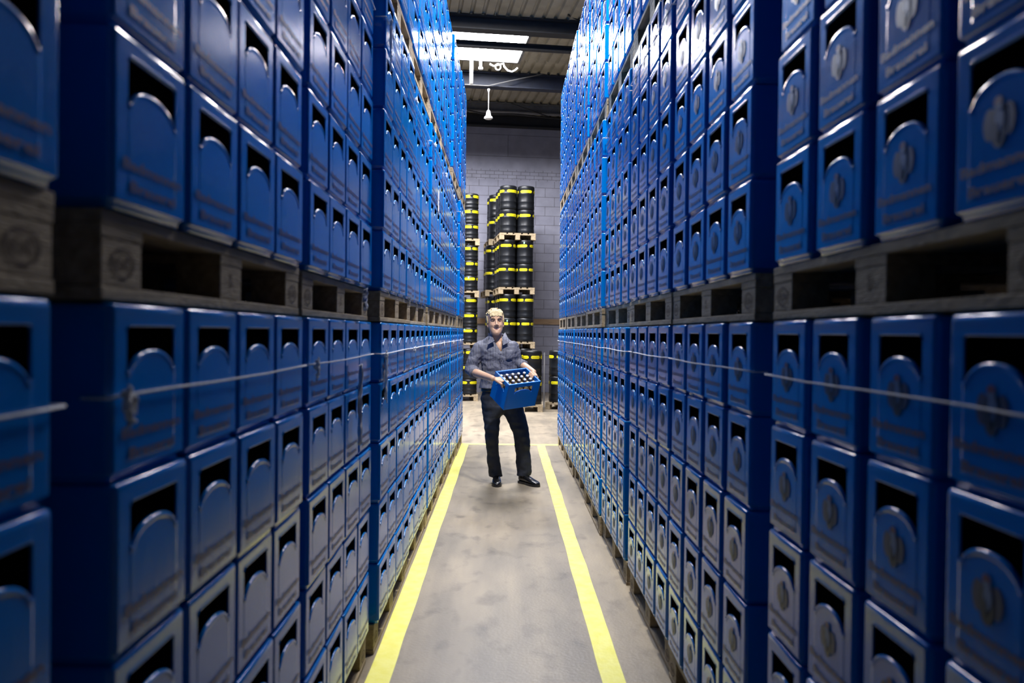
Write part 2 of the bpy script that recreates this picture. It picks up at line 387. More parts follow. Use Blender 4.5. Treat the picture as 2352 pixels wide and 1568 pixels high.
# ---------------------------------------------------------------- crates
CH = .29
def hump(t): return math.exp(-((t - .5) / .30) ** 4 * .7) * 1.0
def opening(t, H):
    """lower edge of the hand hole, t across"""
    a = abs(t - .5) * 2
    zc, top = H * .612, H * .728
    if a > .90: return zc + max(0, (a - .955) / .045) * .006
    return zc + (top - zc) * (1 - (a / .90) ** 2.2) ** .62
def panel(bm, O, X, N, Wd, H, z0, z1, lip=True, thick=.004, n=18, hw=.66, field=.0007):
    """a crate wall from z0 to z1 with the arched hand hole; O = lower left corner at z=0, X across, N outward"""
    Zv = Vector((0, 0, 1)); u0, u1 = Wd * (.5 - hw / 2), Wd * (.5 + hw / 2)
    def V(u, z, o=0.0): return bm.verts.new(O + X * u + Zv * z + N * o)
    def topz(t):
        a = abs(t - .5) * 2; return H * .868 - (max(0, a - .93) / .07) ** 2 * .008
    ts = [0, .02, .045] + [.045 + .91 * k / n for k in range(1, n)] + [.955, .98, 1]
    us = [u0 + (u1 - u0) * t for t in ts]
    # side strips
    for a, b in ((0, u0), (u1, Wd)):
        bm.faces.new((V(a, z0), V(b, z0), V(b, z1), V(a, z1)))
    bo, lo, li, tp, up, inn, tin = [], [], [], [], [], [], []
    for t, u in zip(ts, us):
        zb = opening(t, H); zt = topz(t); q = (0 if t in (0, 1) else field) * lip; e = lip and 1
        bo.append((V(u, z0), V(u, z0 + .012), V(u, z0 + .016, q))); lo.append([V(u, zb - .011, q), V(u, zb - .007, q + .0016 * e), V(u, zb - .002, q + .0018 * e), V(u, zb + .001, q * .3), V(u, zb + .0005, -thick)])
        tp.append([V(u, zt, -thick), V(u, zt, 0.0005), V(u, zt + .003, .002 if lip else 0), V(u, zt + .007, 0)]); up.append(V(u, z1))
    for i in range(len(us) - 1):
        bm.faces.new((bo[i][0], bo[i + 1][0], bo[i + 1][1], bo[i][1])); bm.faces.new((bo[i][1], bo[i + 1][1], bo[i + 1][2], bo[i][2]))
        bm.faces.new((bo[i][2], bo[i + 1][2], lo[i + 1][0], lo[i][0]))
        for k in range(4): bm.faces.new((lo[i][k], lo[i + 1][k], lo[i + 1][k + 1], lo[i][k + 1])).smooth = True
        for k in range(3): bm.faces.new((tp[i][k], tp[i + 1][k], tp[i + 1][k + 1], tp[i][k + 1])).smooth = True
        bm.faces.new((tp[i][3], tp[i + 1][3], up[i + 1], up[i]))
    for t, u, q in ((0, u0, 0), (1, u1, -1)):
        zb, zt = opening(t, H), topz(t)
        f = (V(u, zb), V(u, zb, -thick), V(u, zt, -thick), V(u, zt)); bm.faces.new(f if q == 0 else f[::-1])
def crate_body(Wd, L, H=CH, simple=False):
    bm = bmesh.new(); h = Wd / 2; r = .011
    # rounded-rect rings; front is -y
    def ring(ins, z):
        P = []
        for cx, cy, a0 in ((h - r, r, -90), (h - r, L - r, 0), (-h + r, L - r, 90), (-h + r, r, 180)):
            for k in range(4):
                a = math.radians(a0 + 30 * k); rr = r
                P.append(((abs(cx) - ins) * (1 if cx > 0 else -1) + rr * math.cos(a), (cy + (ins if cy < L / 2 else -ins)) + rr * math.sin(a), z))
        return [bm.verts.new(p) for p in P]
    zs = [(.008, 0.0), (.008, .009), (.0045, .012), (0, .0165), (0, H - .012), (.001, H - .005), (.004, H - .002)]
    R = [ring(i, z) for i, z in zs]
    for q, (a, b) in enumerate(zip(R, R[1:])):
        for k in range(16):
            if q == 3 and k == 15 and not simple: continue           # the front wall is a panel of its own
            f = bm.faces.new((a[k], a[(k + 1) % 16], b[(k + 1) % 16], b[k])); f.smooth = q != 3
    bm.faces.new(R[0][::-1]); bm.faces.new(R[-1])
    if not simple:
        f = bm.faces.new([bm.verts.new(p) for p in ((-h + .01, .005, .02), (h - .01, .005, .02), (h - .01, .005, H - .01), (-h + .01, .005, H - .01))]); f.material_index = 1  # black sheet just behind the hand hole, shade put in as colour
        panel(bm, Vector((-h + r, 0, 0)), Vector((1, 0, 0)), Vector((0, -1, 0)), Wd - 2 * r, H, .0165, H - .012, hw=.66 * Wd / (Wd - 2 * r))
    return bm
def crate_text(Wd, line, H=CH):
    bm = bmesh.new(); s, wf, z, hh = (('Badmannen', .80, .235, .062), ('Brauerei', .62, .115, .062))[line]
    tb = text_bm(s, hh * H, wf * Wd, .03); add_bm(bm, tb, Matrix.Translation((0, -.0030, z * H)), 0); tb.free()
    return bm
def disc(bm, cx, cz, rx, rz, y, mi, n=14):
    z0 = .47 * CH; cx *= .8; rx *= .8; cz = z0 + (cz - z0) * .85; rz *= .85
    bm.faces.new([bm.verts.new((cx + rx * math.cos(2 * PI * k / n), y, cz + rz * math.sin(2 * PI * k / n))) for k in range(n)]).material_index = mi
def emblem_bm(Wd, H=CH):
    bm = bmesh.new(); z = .48 * H
    disc(bm, -.030, z, .020, .030, -0.0030, 3); disc(bm, .030, z, .020, .030, -0.0030, 3)
    disc(bm, 0, z - .006, .026, .042, -0.0036, 0); disc(bm, .004, z + .006, .014, .026, -0.0042, 2)
    disc(bm, 0, z + .036, .014, .010, -0.0044, 1); disc(bm, .002, z + .026, .013, .006, -0.0050, 2)
    disc(bm, -.008, z - .018, .010, .018, -0.0048, 0)
    return bm
EM = [E_DARK, E_RED, E_PALE, E_BRN]
WL, WR, LD = .287, .252, .37
ml = mesh_of(crate_body(WL, LD), 'crate_body_left', [BLUE, HOLE_SHADE]); mr_ = mesh_of(crate_body(WR, LD), 'crate_body_right', [BLUE, HOLE_SHADE])
mtl = [mesh_of(crate_text(WL, i), 'lettering_left%d' % i, INK) for i in (0, 1)]; mtr = [mesh_of(crate_text(WR, i), 'lettering_right%d' % i, INK) for i in (0, 1)]
mem = mesh_of(emblem_bm(WR), 'emblem', EM)
msl = mesh_of(crate_body(WL, LD, simple=True), 'plain', BLUE)

# stacks: (start depth, face offset X, per-tier shift)
LEFT = [(-.07, .630), (1.267, .620), (2.535, .622), (3.83, .598), (5.06, .605), (6.29, .600), (7.52, .607), (8.75, .598), (9.98, .590)]
RIGHT = [(1.065, .745), (2.415, .745), (3.63, .748), (4.92, .742), (6.13, .733), (7.37, .736), (8.60, .730), (9.88, .724)]
PH = .144; TIER = PH + 5 * CH + .006
crates = []; pallets = []; twines = []
rnd = random.Random(3)
for side, ST, Wd, pitch in ((-1, LEFT, WL, .2985), (1, RIGHT, WR, .2985)):
    for si, (d0, X) in enumerate(ST):
        for ti in range(3):
            z0 = ti * TIER; tx = rnd.uniform(-.010, .010) if ti else 0; ty = rnd.uniform(-.015, .015) if (ti and si) else 0
            pallets.append((side, si, ti, d0 + ty, X + tx + .012, z0))
            for r in range(5):
                rx = rnd.uniform(-.003, .003)
                for k in range(4):
                    y = d0 + ty + .002 + pitch * (k + .5) + rnd.uniform(-.004, .004)
                    x = X + tx + rx + rnd.uniform(-.0025, .0025)
                    z = z0 + PH + .002 + r * CH
                    crates.append([side, si, ti, r, k, x, y, z, rnd.uniform(-.006, .006)])
            if ti < 2: twines.append((side, si, ti, d0 + ty, X + tx - .004, z0 + PH + 4 * CH + .14))
def crate_area(c):
    side, si, ti, r, k, x, y, z = c[:8]; P = []
    for yy, zz in ((y - .14, z), (y + .14, z), (y + .14, z + CH), (y - .14, z + CH)):
        p = proj((side * x, max(yy, .3), zz))
        if p is None: return 0
        P.append(p)
    # clip to the frame
    def clip(P, f, g):
        o = []
        for i in range(len(P)):
            a, b = P[i - 1], P[i]
            if f(a) != f(b): o.append(g(a, b))
            if f(b): o.append(b)
        return o
    def cut(ax, v):
        def g(a, b):
            t = (v - a[ax]) / (b[ax] - a[ax]); return tuple(a[j] + (b[j] - a[j]) * t for j in (0, 1))
        return g
    for ax, v, sg in ((0, 0, 1), (0, 2352, -1), (1, 0, 1), (1, 1568, -1)):
        P = clip(P, (lambda p, ax=ax, v=v, sg=sg: sg * (p[ax] - v) >= 0), cut(ax, v))
        if not P: return 0
    return abs(sum(P[i - 1][0] * P[i][1] - P[i][0] * P[i - 1][1] for i in range(len(P)))) / 2
crates.sort(key=crate_area, reverse=True)
def crate_matrix(c):
    side, si, ti, r, k, x, y, z, a = c
    return Matrix.Translation((side * x, y, z)) @ Matrix.Rotation((PI / 2 if side < 0 else -PI / 2) + a, 4, 'Z')
def make_crate(side):
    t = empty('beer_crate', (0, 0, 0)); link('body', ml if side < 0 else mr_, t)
    for q in (mtl if side < 0 else mtr): link('lettering', q, t)
    if side > 0: link('emblem', mem, t)
    return t
TN = ['bottom', 'middle', 'top']; RN = ['bottom', 'second', 'centre', 'fourth', 'top']
first = {-1: None, 1: None}
for c in crates[:300]:
    side, si, ti, r, k, x, y, z, a = c
    rz = (PI / 2 if side < 0 else -PI / 2) + a; loc = (side * x, y, z)
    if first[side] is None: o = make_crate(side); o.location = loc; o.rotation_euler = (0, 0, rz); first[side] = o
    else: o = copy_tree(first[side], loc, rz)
    wn = 'left' if side < 0 else 'right'
    tag(o, 'blue crate, %s wall, %s stack from front, %s tier, %s row, %s from near end' % (wn, ORD[si], TN[ti], RN[r], ORD[k]),
        'crate', 'blue beer crates stacked along the %s side of the aisle' % wn)
def replicate(name, items, mats):
    """one mesh holding transformed copies; items = (mesh, matrix, material index offset)"""
    import numpy as np
    cache = {}; V, Fv, Fl, Mi, Sm = [], [], [], [], []; off = 0
    for me, M, mo in items:
        if me.name not in cache:
            co = np.empty(len(me.vertices) * 3); me.vertices.foreach_get('co', co)
            lv = np.empty(len(me.loops), dtype=np.int64); me.loops.foreach_get('vertex_index', lv)
            lt = np.empty(len(me.polygons), dtype=np.int64); me.polygons.foreach_get('loop_total', lt)
            mi = np.empty(len(me.polygons), dtype=np.int64); me.polygons.foreach_get('material_index', mi)
            sm = np.empty(len(me.polygons), dtype=bool); me.polygons.foreach_get('use_smooth', sm)
            cache[me.name] = (co.reshape(-1, 3), lv, lt, mi, sm)
        co, lv, lt, mi, sm = cache[me.name]; A = np.array(M)
        V.append(co @ A[:3, :3].T + A[:3, 3]); Fv.append(lv + off); Fl.append(lt); Mi.append(mi + mo); Sm.append(sm); off += len(co)
    V = np.concatenate(V); Fv = np.concatenate(Fv); Fl = np.concatenate(Fl); Mi = np.concatenate(Mi); Sm = np.concatenate(Sm)
    me = bpy.data.meshes.new(name); me.vertices.add(len(V)); me.vertices.foreach_set('co', V.ravel())
    me.loops.add(len(Fv)); me.loops.foreach_set('vertex_index', Fv.astype('i'))
    me.polygons.add(len(Fl)); st = np.concatenate(([0], np.cumsum(Fl)[:-1])); me.polygons.foreach_set('loop_start', st.astype('i'))
    me.polygons.foreach_set('loop_total', Fl.astype('i'))
    for x in mats: me.materials.append(x)
    me.polygons.foreach_set('material_index', Mi.astype('i')); me.polygons.foreach_set('use_smooth', Sm)
    me.update(calc_edges=True)
    return link(name, me)
items = []
for c in crates[300:]:
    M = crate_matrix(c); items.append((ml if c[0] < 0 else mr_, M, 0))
    for q in (mtl if c[0] < 0 else mtr): items.append((q, M, 2))
    if c[0] > 0: items.append((mem, M, 3))
for c in crates:                                             # the rear half of every pallet load
    M = crate_matrix(c) @ Matrix.Translation((0, .40, 0)); items.append((msl, M, 0))
BLUE2 = BLUE.copy(); BLUE2.name = 'crate_blue_far'
for n_ in BLUE2.node_tree.nodes:
    if n_.type == 'TEX_COORD':
        for l in list(n_.outputs['Generated'].links):
            BLUE2.node_tree.links.new(n_.outputs['Object'], l.to_socket)
o = replicate('beer_crates', items, [BLUE2, HOLE_SHADE, INK] + EM)
tag(o, 'further blue plastic crates filling the far ends, tops and backs of both walls', 'crates', kind='stuff')

# ---------------------------------------------------------------- pallets (front edge at y=0, long side along x, 0..1.2)
def deck_bm():
    bm = bmesh.new()
    for y0, y1 in ((0, .145), (.185, .285), (.3275, .4725), (.515, .615), (.655, .8)): box(bm, 0, 1.2, y0, y1, .122, .144, 0, .002)
    for x0, x1 in ((0, .145), (.5275, .6725), (1.055, 1.2)): box(bm, x0, x1, .001, .799, .1, .1215, 0, .002)
    return bm
def block_bm(mark):
    bm = bmesh.new(); box(bm, -.07, .07, 0, .1, 0, .0775, 0, .003)
    if mark == 1:
        n = 20
        for k in range(n):
            a, b = 2 * PI * k / n, 2 * PI * (k + 1) / n
            q = [bm.verts.new((ra * .042 * math.cos(x), -.0015, .039 + ra * .026 * math.sin(x))) for ra, x in ((1, a), (1, b), (.84, b), (.84, a))]
            bm.faces.new(q).material_index = 1
        tb = text_bm('EUR', .02, .05); add_bm(bm, tb, Matrix.Translation((0, -.0015, .029)), 1); tb.free()
    if mark == 2:
        for s, z in (('E', .047), ('P', .028)):
            tb = text_bm(s, .014, .02); add_bm(bm, tb, Matrix.Translation((0, -.0015, z)), 1); tb.free()
    return bm
deckm = mesh_of(deck_bm(), 'deck', WOOD); blk = [mesh_of(block_bm(i), 'block', [WOOD, WOODD]) for i in range(3)]
bm = bmesh.new(); box(bm, 0, 1.2, 0, .1, 0, .022, 0, .003); botm = mesh_of(bm, 'bottom_board', WOOD)
def make_pallet():
    t = empty('wooden_pallet', (0, 0, 0)); link('deck', deckm, t)
    for j, y in enumerate((.0, .35, .70)):
        link('bottom_board', botm, t, (0, y, 0))
        for i, x in enumerate((.0725, .6, 1.1275)):
            link('block', blk[0] if j else (2 if i == 1 else 1) and blk[2 if i == 1 else 1], t, (x, y + .002, .0225))
    return t
def whole_pallet():
    import numpy as np
    its = [(deckm, Matrix.Identity(4), 0)]
    for j, y in enumerate((.0, .35, .70)):
        its.append((botm, Matrix.Translation((0, y, 0)), 0))
        for x in (.0725, .6, 1.1275): its.append((blk[0], Matrix.Translation((x, y + .002, .0225)), 0))
    return replicate('wooden_pallet', its, [WOOD, WOODD])
pal = None; palfar = None
def put_pallet(loc, rz, near=True, label=None, group=None):
    global pal, palfar
    if near:
        if pal is None: pal = make_pallet(); o = pal
        else: o = copy_tree(pal, loc, rz)
    else:
        if palfar is None: palfar = whole_pallet(); o = palfar
        else: o = copy_tree(palfar, loc, rz)
    o.location = loc; o.rotation_euler = (0, 0, rz)
    return tag(o, label, 'pallet', group)
for side, si, ti, d0, X, z0 in pallets:
    wn = 'left' if side < 0 else 'right'
    rz = PI / 2 if side < 0 else -PI / 2
    y = d0 if side < 0 else d0 + 1.2
    j = rnd.uniform(-.008, .008)
    put_pallet((side * (X + j), y, z0), rz, si < 5, 'worn wooden pallet, %s wall, %s stack from front, under the %s tier of crates' % (wn, ORD[si], TN[ti]),
               'pallets under the crates of the %s wall' % wn)

# ---------------------------------------------------------------- twine round the top row of a tier, with knots and loose ends
for side, si, ti, d0, X, z in twines:
    bm = bmesh.new(); s = side; pts = []
    x0 = X - .002; drop = -.012 if s < 0 else .008
    pts.append(Vector((s * (X + .05), d0 - .006, z))); pts.append(Vector((s * (X + .004), d0 - .006, z)))
    for k in range(13):
        t = k / 12; y = d0 - .004 + 1.21 * t
        pts.append(Vector((s * (x0 + rnd.uniform(-.001, .001)), y, z + .002 * math.sin(t * PI * 2 + si) + rnd.uniform(-.0008, .0008))))
    pts.append(Vector((s * (X + .05), d0 + 1.209, z)))
    tube(bm, pts, .0026, 6)
    wn = 'left' if s < 0 else 'right'
    o = obj('twine', bm, TWINE)
    tag(o, 'white twine tied round the top row, %s wall, %s stack from front, %s tier' % (wn, ORD[si], TN[ti]), 'twine', 'twine round the %s wall stacks' % wn)
    if s < 0:
        kb = bmesh.new(); y = d0 + {1: .02, 2: .04, 3: .06}.get(si, .12)
        c = Vector((-(x0 - .012), y, z))
        for q in range(7): ellipsoid(kb, c + Vector((rnd.uniform(-.004, .004), rnd.uniform(-.009, .009), rnd.uniform(-.018, .010))), [rnd.uniform(.005, .009) for _ in range(3)], nu=8, nv=6)
        for q in range(16):
            a_ = rnd.uniform(0, 6.28); l_ = rnd.uniform(.012, .028); e_ = c + Vector((rnd.uniform(0, .006), math.cos(a_) * l_, math.sin(a_) * l_ * 1.1 - .006))
            tube(kb, [c, c.lerp(e_, .6) + Vector((.003, rnd.uniform(-.004, .004), .003)), e_], [.0022, .002, .0012], 5)
        L = .05 if si != 3 else .24
        if si > 3: L = .03
        for e in range(3):
            p = [c]; 
            for q in range(1, 7): p.append(c + Vector((rnd.uniform(-.003, .006), rnd.uniform(-.010, .010), -L * q / 6 * (1 - .2 * e))))
            tube(kb, p, .0035, 6)
        obj('knot', kb, TWINE, o)
# frayed plastic ribbons hanging on the left wall
def ribbon(name, px0, py0, px1, py1, Y, wd, label, cat='scrap'):
    bm = bmesh.new(); a, b = at(px0, py0, Y), at(px1, py1, Y); n = 14; prev = None
    for k in range(n + 1):
        t = k / n; p = a.lerp(b, t); p.x = -.598 if Y > 3.8 else -.607
        w_ = wd * (.6 + .6 * abs(noise.noise((t * 6, px0, 1)))) * (1.3 if 0.1 < t < .9 else .7)
        cur = []
        for q in range(5):
            cur.append(bm.verts.new(p + Vector((.010 + .009 * math.sin(q * 1.7 + t * 9), (q - 2) / 2 * w_ + .006 * math.sin(t * 13), .006 * math.sin(q * 2 + t * 20)))))
        if prev:
            for q in range(4): bm.faces.new((prev[q], prev[q + 1], cur[q + 1], cur[q])).smooth = True
        prev = cur
    o = obj(name, bm, FILM); sd = o.modifiers.new('t', 'SOLIDIFY'); sd.thickness = .001
    tag(o, label, cat); return o
ribbon('plastic_scrap', 811, 838, 815, 1020, 3.30, .018, 'crumpled strip of clear plastic wrap hanging from the twine on the left wall')
ribbon('plastic_scrap', 876, 812, 874, 915, 3.93, .020, 'short bunch of white plastic hanging at the edge of the third left stack')
ribbon('plastic_scrap', 826, 664, 828, 712, 3.40, .03, 'torn white plastic scrap hanging on the pallet of the second left stack')
bm = bmesh.new(); box(bm, -.001, .001, -.055, .055, -.09, .09)
p = at(1003, 462, 6.95); tag(obj('paper_label', bm, PAPER, loc=(-.595, 6.95, p.z)), 'white paper slip stuck on a crate of the left wall, middle tier', 'label')

# ---------------------------------------------------------------- kegs
def keg_parts(r, h, nb, full):
    bm = bmesh.new()
    lathe(bm, [(0, .02), (r * .8, .02), (r * .93, 0), (r * .97, .01), (r, .03), (r, h * .14), (r * .985, h * .16), (r * .975, h * .2), (r * .975, h * .3),
               (r * 1.0, h * .325), (r * 1.0, h * .345), (r * .975, h * .37), (r * .975, h * .63), (r, h * .655), (r, h * .675), (r * .975, h * .7), (r * .975, h * .82),
               (r, h * .86), (r, h - .03), (r * .96, h - .008), (r * .90, h), (r * .86, h - .006), (r * .82, h - .04), (0, h - .05)], 28)
    lathe(bm, [(0, h - .03), (.03, h - .03), (.032, h - .06)], 10)
    b = bmesh.new(); z0 = h * .70; bh = .058; R = r * 1.004
    for a0, a1 in full:
        n = 10; A = []
        for k in range(n + 1):
            a = a0 + (a1 - a0) * k / n; e = min(k, n - k); f = 1 if e > 0 else .55
            zc = z0 + bh / 2
            A.append([b.verts.new((R * math.cos(a), R * math.sin(a), zc - bh / 2 * f)), b.verts.new((R * math.cos(a), R * math.sin(a), zc + bh / 2 * f))])
        for (p, q), (s, t) in zip(A, A[1:]): b.faces.new((p, s, t, q))
        tb = text_bm('Badmannen Brauerei', .026, abs(a1 - a0) * R * .84, .01)
        am = (a0 + a1) / 2
        for v in tb.verts:
            a = am + v.co.x / R; v.co = Vector(((R + .002) * math.cos(a), (R + .002) * math.sin(a), z0 + .016 + v.co.z))
        add_bm(b, tb, Matrix.Identity(4), 1); tb.free()
    return bm, b
def make_keg(name, r, h, bands):
    t = empty(name, (0, 0, 0)); a, b = keg_parts(r, h, 0, bands); obj('barrel', a, KEG, t); obj('label_band', b, [KEGB, KEGT], t)
    return t
D = math.radians
bands = [(D(-160), D(-80)), (D(-60), D(20)), (D(40), D(120)), (D(135), D(190))]
KT = {}
def put_keg(kind, loc, rz, label, group):
    if kind not in KT:
        KT[kind] = make_keg('keg', .19, .525, bands) if kind == 'tall' else make_keg('keg', .182, .338, bands); o = KT[kind]; o.location = loc; o.rotation_euler = (0, 0, rz)
    else: o = copy_tree(KT[kind], loc, rz)
    if rnd.random() < .22:
        bm = bmesh.new(); a = D(-90 - 30); R = .187 if kind == 'tall' else .18
        box(bm, -.014, .014, -.002, .002, -.02, .02); hh = .46 if kind == 'tall' else .29
        s = obj('sticker', bm, GRN, o); am = -D(90) - rz + rnd.uniform(-.6, .1); s.location = (R * math.cos(am) * 1.03, R * math.sin(am) * 1.03, hh); s.rotation_euler = (0, 0, am + PI / 2)
    return tag(o, label, 'keg', group)
def keg_stack(org, rot, kind, tiers, high, nx, ny, sname, group, shift=None):
    h = .525 if kind == 'tall' else .338
    pt = .397; X = Vector((math.cos(rot), math.sin(rot), 0)); Y = Vector((-math.sin(rot), math.cos(rot), 0))
    TI = {1: ['only'], 4: ['bottom', 'second', 'third', 'top']}[tiers]
    for ti in range(tiers):
        z = ti * (PH + high * h + .002); o = Vector(org) + Vector((0, 0, z)) + (X * shift[ti] if shift else Vector())
        # pallet with its short side to the front
        put_pallet(o + X * .8, rot + PI / 2, False, 'wooden pallet under kegs, %s, %s pallet' % (sname, TI[ti]), group + ' pallets')
        for q in range(high):
            for i in range(nx):
                for j in range(ny):
                    if 0 < j < ny - 1 and False: continue
                    p = o + X * (.2 + pt * i + .003) + Y * (.2 + .4 * j) + Vector((0, 0, PH + .001 + q * h))
                    lab = 'black keg, %s, %s pallet, %s layer, %s row back, %s column' % (sname, TI[ti], ['lowest', 'second', 'third'][q], ORD[j], ['left', 'right'][i])
                    put_keg(kind, p, rnd.uniform(0, 6.28), lab, group)
# front-left corner of each load
c = at(1143, 900, 17.6); keg_stack((c.x, 17.6, 0), TH, 'tall', 4, 2, 2, 3, 'tall middle stack', 'kegs of the tall middle stack', [0, .02, 0, .01])
q = Vector((c.x, 17.6, 0)) + HV * 1.25 - HU * .12
keg_stack(q, TH, 'tall', 4, 2, 2, 2, 'stack behind middle', 'kegs of the stack behind the middle one', [0, 0, -.05, .02])
c = at(1099, 900, 17.9); keg_stack((c.x - .8, 17.8, 0), TH, 'short', 4, 3, 2, 2, 'left stack', 'kegs of the left stack')
c = at(1247, 940, 15.6); keg_stack((c.x - .8, 15.55, 0), D(3), 'tall', 1, 2, 2, 2, 'low stack behind crate', 'kegs of the low stack behind the held crate')
c = at(1252, 930, 16.2); keg_stack((c.x, 16.2, 0), D(-24), 'tall', 1, 2, 2, 2, 'low stack at right', 'kegs of the low stack at right')
bm = bmesh.new(); a = at(1249.5, 925, 16.5); b_ = at(1249.5, 810, 16.5); box(bm, a.x - .011, a.x + .011, 16.52, 16.56, 0, b_.z, 0, .004); box(bm, a.x - .06, a.x + .06, 16.5, 16.58, 0, .012)
tag(obj('floor_post', bm, GREYM), 'slim grey metal post standing between the two low keg stacks', 'post')

# ---------------------------------------------------------------- the held crate, its bottles
def unit(v): return Vector(v).normalized()
ca = unit((.84, .54, .08)); cb = Vector((-.51, .73, .46)); cb = unit(cb - ca * cb.dot(ca)); cc = ca.cross(cb).normalized()
HL, HW, HH = .372, .268, .282
corner = at(1156, 942, 7.74)                       # lower front corner nearest the camera
HM = Matrix.Identity(4)
for i in range(3): HM[i][0], HM[i][1], HM[i][2], HM[i][3] = ca[i], cb[i], cc[i], corner[i]
def HP(a, b, c): return HM @ Vector((a, b, c))
t = bpy.data.objects.new('beer_crate', None); C.objects.link(t); t.matrix_world = HM; t.empty_display_size = .1
tag(t, 'blue open crate full of capped bottles held tilted by the man', 'crate')
bm = bmesh.new()
X, Y, Z = Vector((1, 0, 0)), Vector((0, 1, 0)), Vector((0, 0, 1)); g = .004
ds = [(Vector((g, 0, 0)), X, -Y, HL - 2 * g), (Vector((HL - g, HW, 0)), -X, Y, HL - 2 * g), (Vector((0, HW - g, 0)), -Y, -X, HW - 2 * g), (Vector((HL, g, 0)), Y, X, HW - 2 * g)]
for O, A, N, Wd in ds: panel(bm, O, A, N, Wd, HH, .004, HH - .004, thick=.014, hw=.58, field=0)
obj('body', bm, BLUEH, t)
bm = bmesh.new()                                    # inner walls with matching holes, floor and rim
for O, A, N, Wd in ds: panel(bm, O - N * .014, A, -N, Wd, HH, .02, HH - .004, lip=False, thick=-.0005, hw=.58)
box(bm, .002, HL - .002, .002, HW - .002, 0.0, .02, 0, .002)
for q in ((0, HL, 0, .016), (0, HL, HW - .016, HW), (0, .016, .016, HW - .016), (HL - .016, HL, .016, HW - .016)): box(bm, *q, HH - .006, HH + .002, 0, .0025)
for q in ((0, .012, 0, .012), (HL - .012, HL, 0, .012), (0, .012, HW - .012, HW), (HL - .012, HL, HW - .012, HW)): box(bm, *q, 0, HH, 0, .003)
obj('inner_wall', bm, BLUEH, t)
bm = bmesh.new()
for i in range(1, 5): x = .016 + (HL - .032) * i / 5; box(bm, x - .0015, x + .0015, .014, HW - .014, .02, .12)
for j in range(1, 4): y = .016 + (HW - .032) * j / 4; box(bm, .014, HL - .014, y - .0015, y + .0015, .02, .12)
obj('divider', bm, BLUEH, t)
GLASS = mat('brown_bottle_glass', (0.035, 0.012, 0.006), 0.12, spec=.6)
CAP = mat('bottle_cap', (0.80, 0.80, 0.84), 0.35, metal=.3)
LABEL = mat('bottle_label', (0.10, 0.07, 0.03), 0.4, col2=(0.40, 0.34, 0.18), vscale=60)
bb = bmesh.new(); lathe(bb, [(0, 0), (.030, 0), (.032, .004), (.032, .125), (.030, .145), (.018, .18), (.0135, .20), (.013, .232), (0, .232)], 18); gm = mesh_of(bb, 'glass', GLASS)
bb = bmesh.new(); lathe(bb, [(.0145, .226), (.0150, .230), (.0145, .238), (.011, .241), (0, .2415)], 18); cm = mesh_of(bb, 'cap', CAP)
bb = bmesh.new(); lathe(bb, [(.0325, .05), (.0325, .115)], 18, a0=-2.4, a1=.2); lathe(bb, [(.0245, .163), (.0195, .178), (.0150, .195)], 18); lm = mesh_of(bb, 'label', LABEL)
bt = None
for j in range(4):
    for i in range(5):
        M = HM @ Matrix.Translation((.016 + (HL - .032) * (i + .5) / 5, .016 + (HW - .032) * (j + .5) / 4, .0215)) @ Matrix.Rotation(rnd.uniform(0, 6), 4, 'Z')
        if bt is None:
            bt = bpy.data.objects.new('beer_bottle', None); C.objects.link(bt); link('glass', gm, bt); link('cap', cm, bt); link('label', lm, bt); o = bt
        else: o = copy_tree(bt, (0, 0, 0), 0)
        o.matrix_world = M; o.empty_display_size = .05
        tag(o, 'brown bottle, silver cap, in the held crate, %s row from front, %s from left' % (ORD[j], ORD[i]), 'bottle', 'bottles in the held crate')

# ---------------------------------------------------------------- the man
SKIN = mat('skin', (0.54, 0.33, 0.22), 0.5, var=.08, vscale=30)
HAIR = mat('blond_hair', (0.36, 0.27, 0.13), 0.55, col2=(0.66, 0.54, 0.32), vscale=70, bump=.6, bscale=120)
JEANS = mat('dark_navy_trousers', (0.008, 0.011, 0.022), 0.7, var=.3, vscale=12, bump=.3, bscale=30)
SHOE = mat('black_leather', (0.006, 0.006, 0.007), 0.22)
LIP = mat('lips', (0.38, 0.14, 0.12), 0.5); MOUTH = mat('mouth_inside', (0.03, 0.01, 0.01), 0.6); TOOTH = mat('teeth', (0.75, 0.72, 0.66), 0.3)
EYEW = mat('eye_white', (0.6, 0.58, 0.56), 0.3); IRIS = mat('iris', (0.03, 0.03, 0.035), 0.3); BROW = mat('eyebrow', (0.24, 0.16, 0.085), 0.7)
BELT = mat('black_belt', (0.01, 0.01, 0.012), 0.4); BUTTON = mat('dark_button', (0.02, 0.02, 0.035), 0.4)
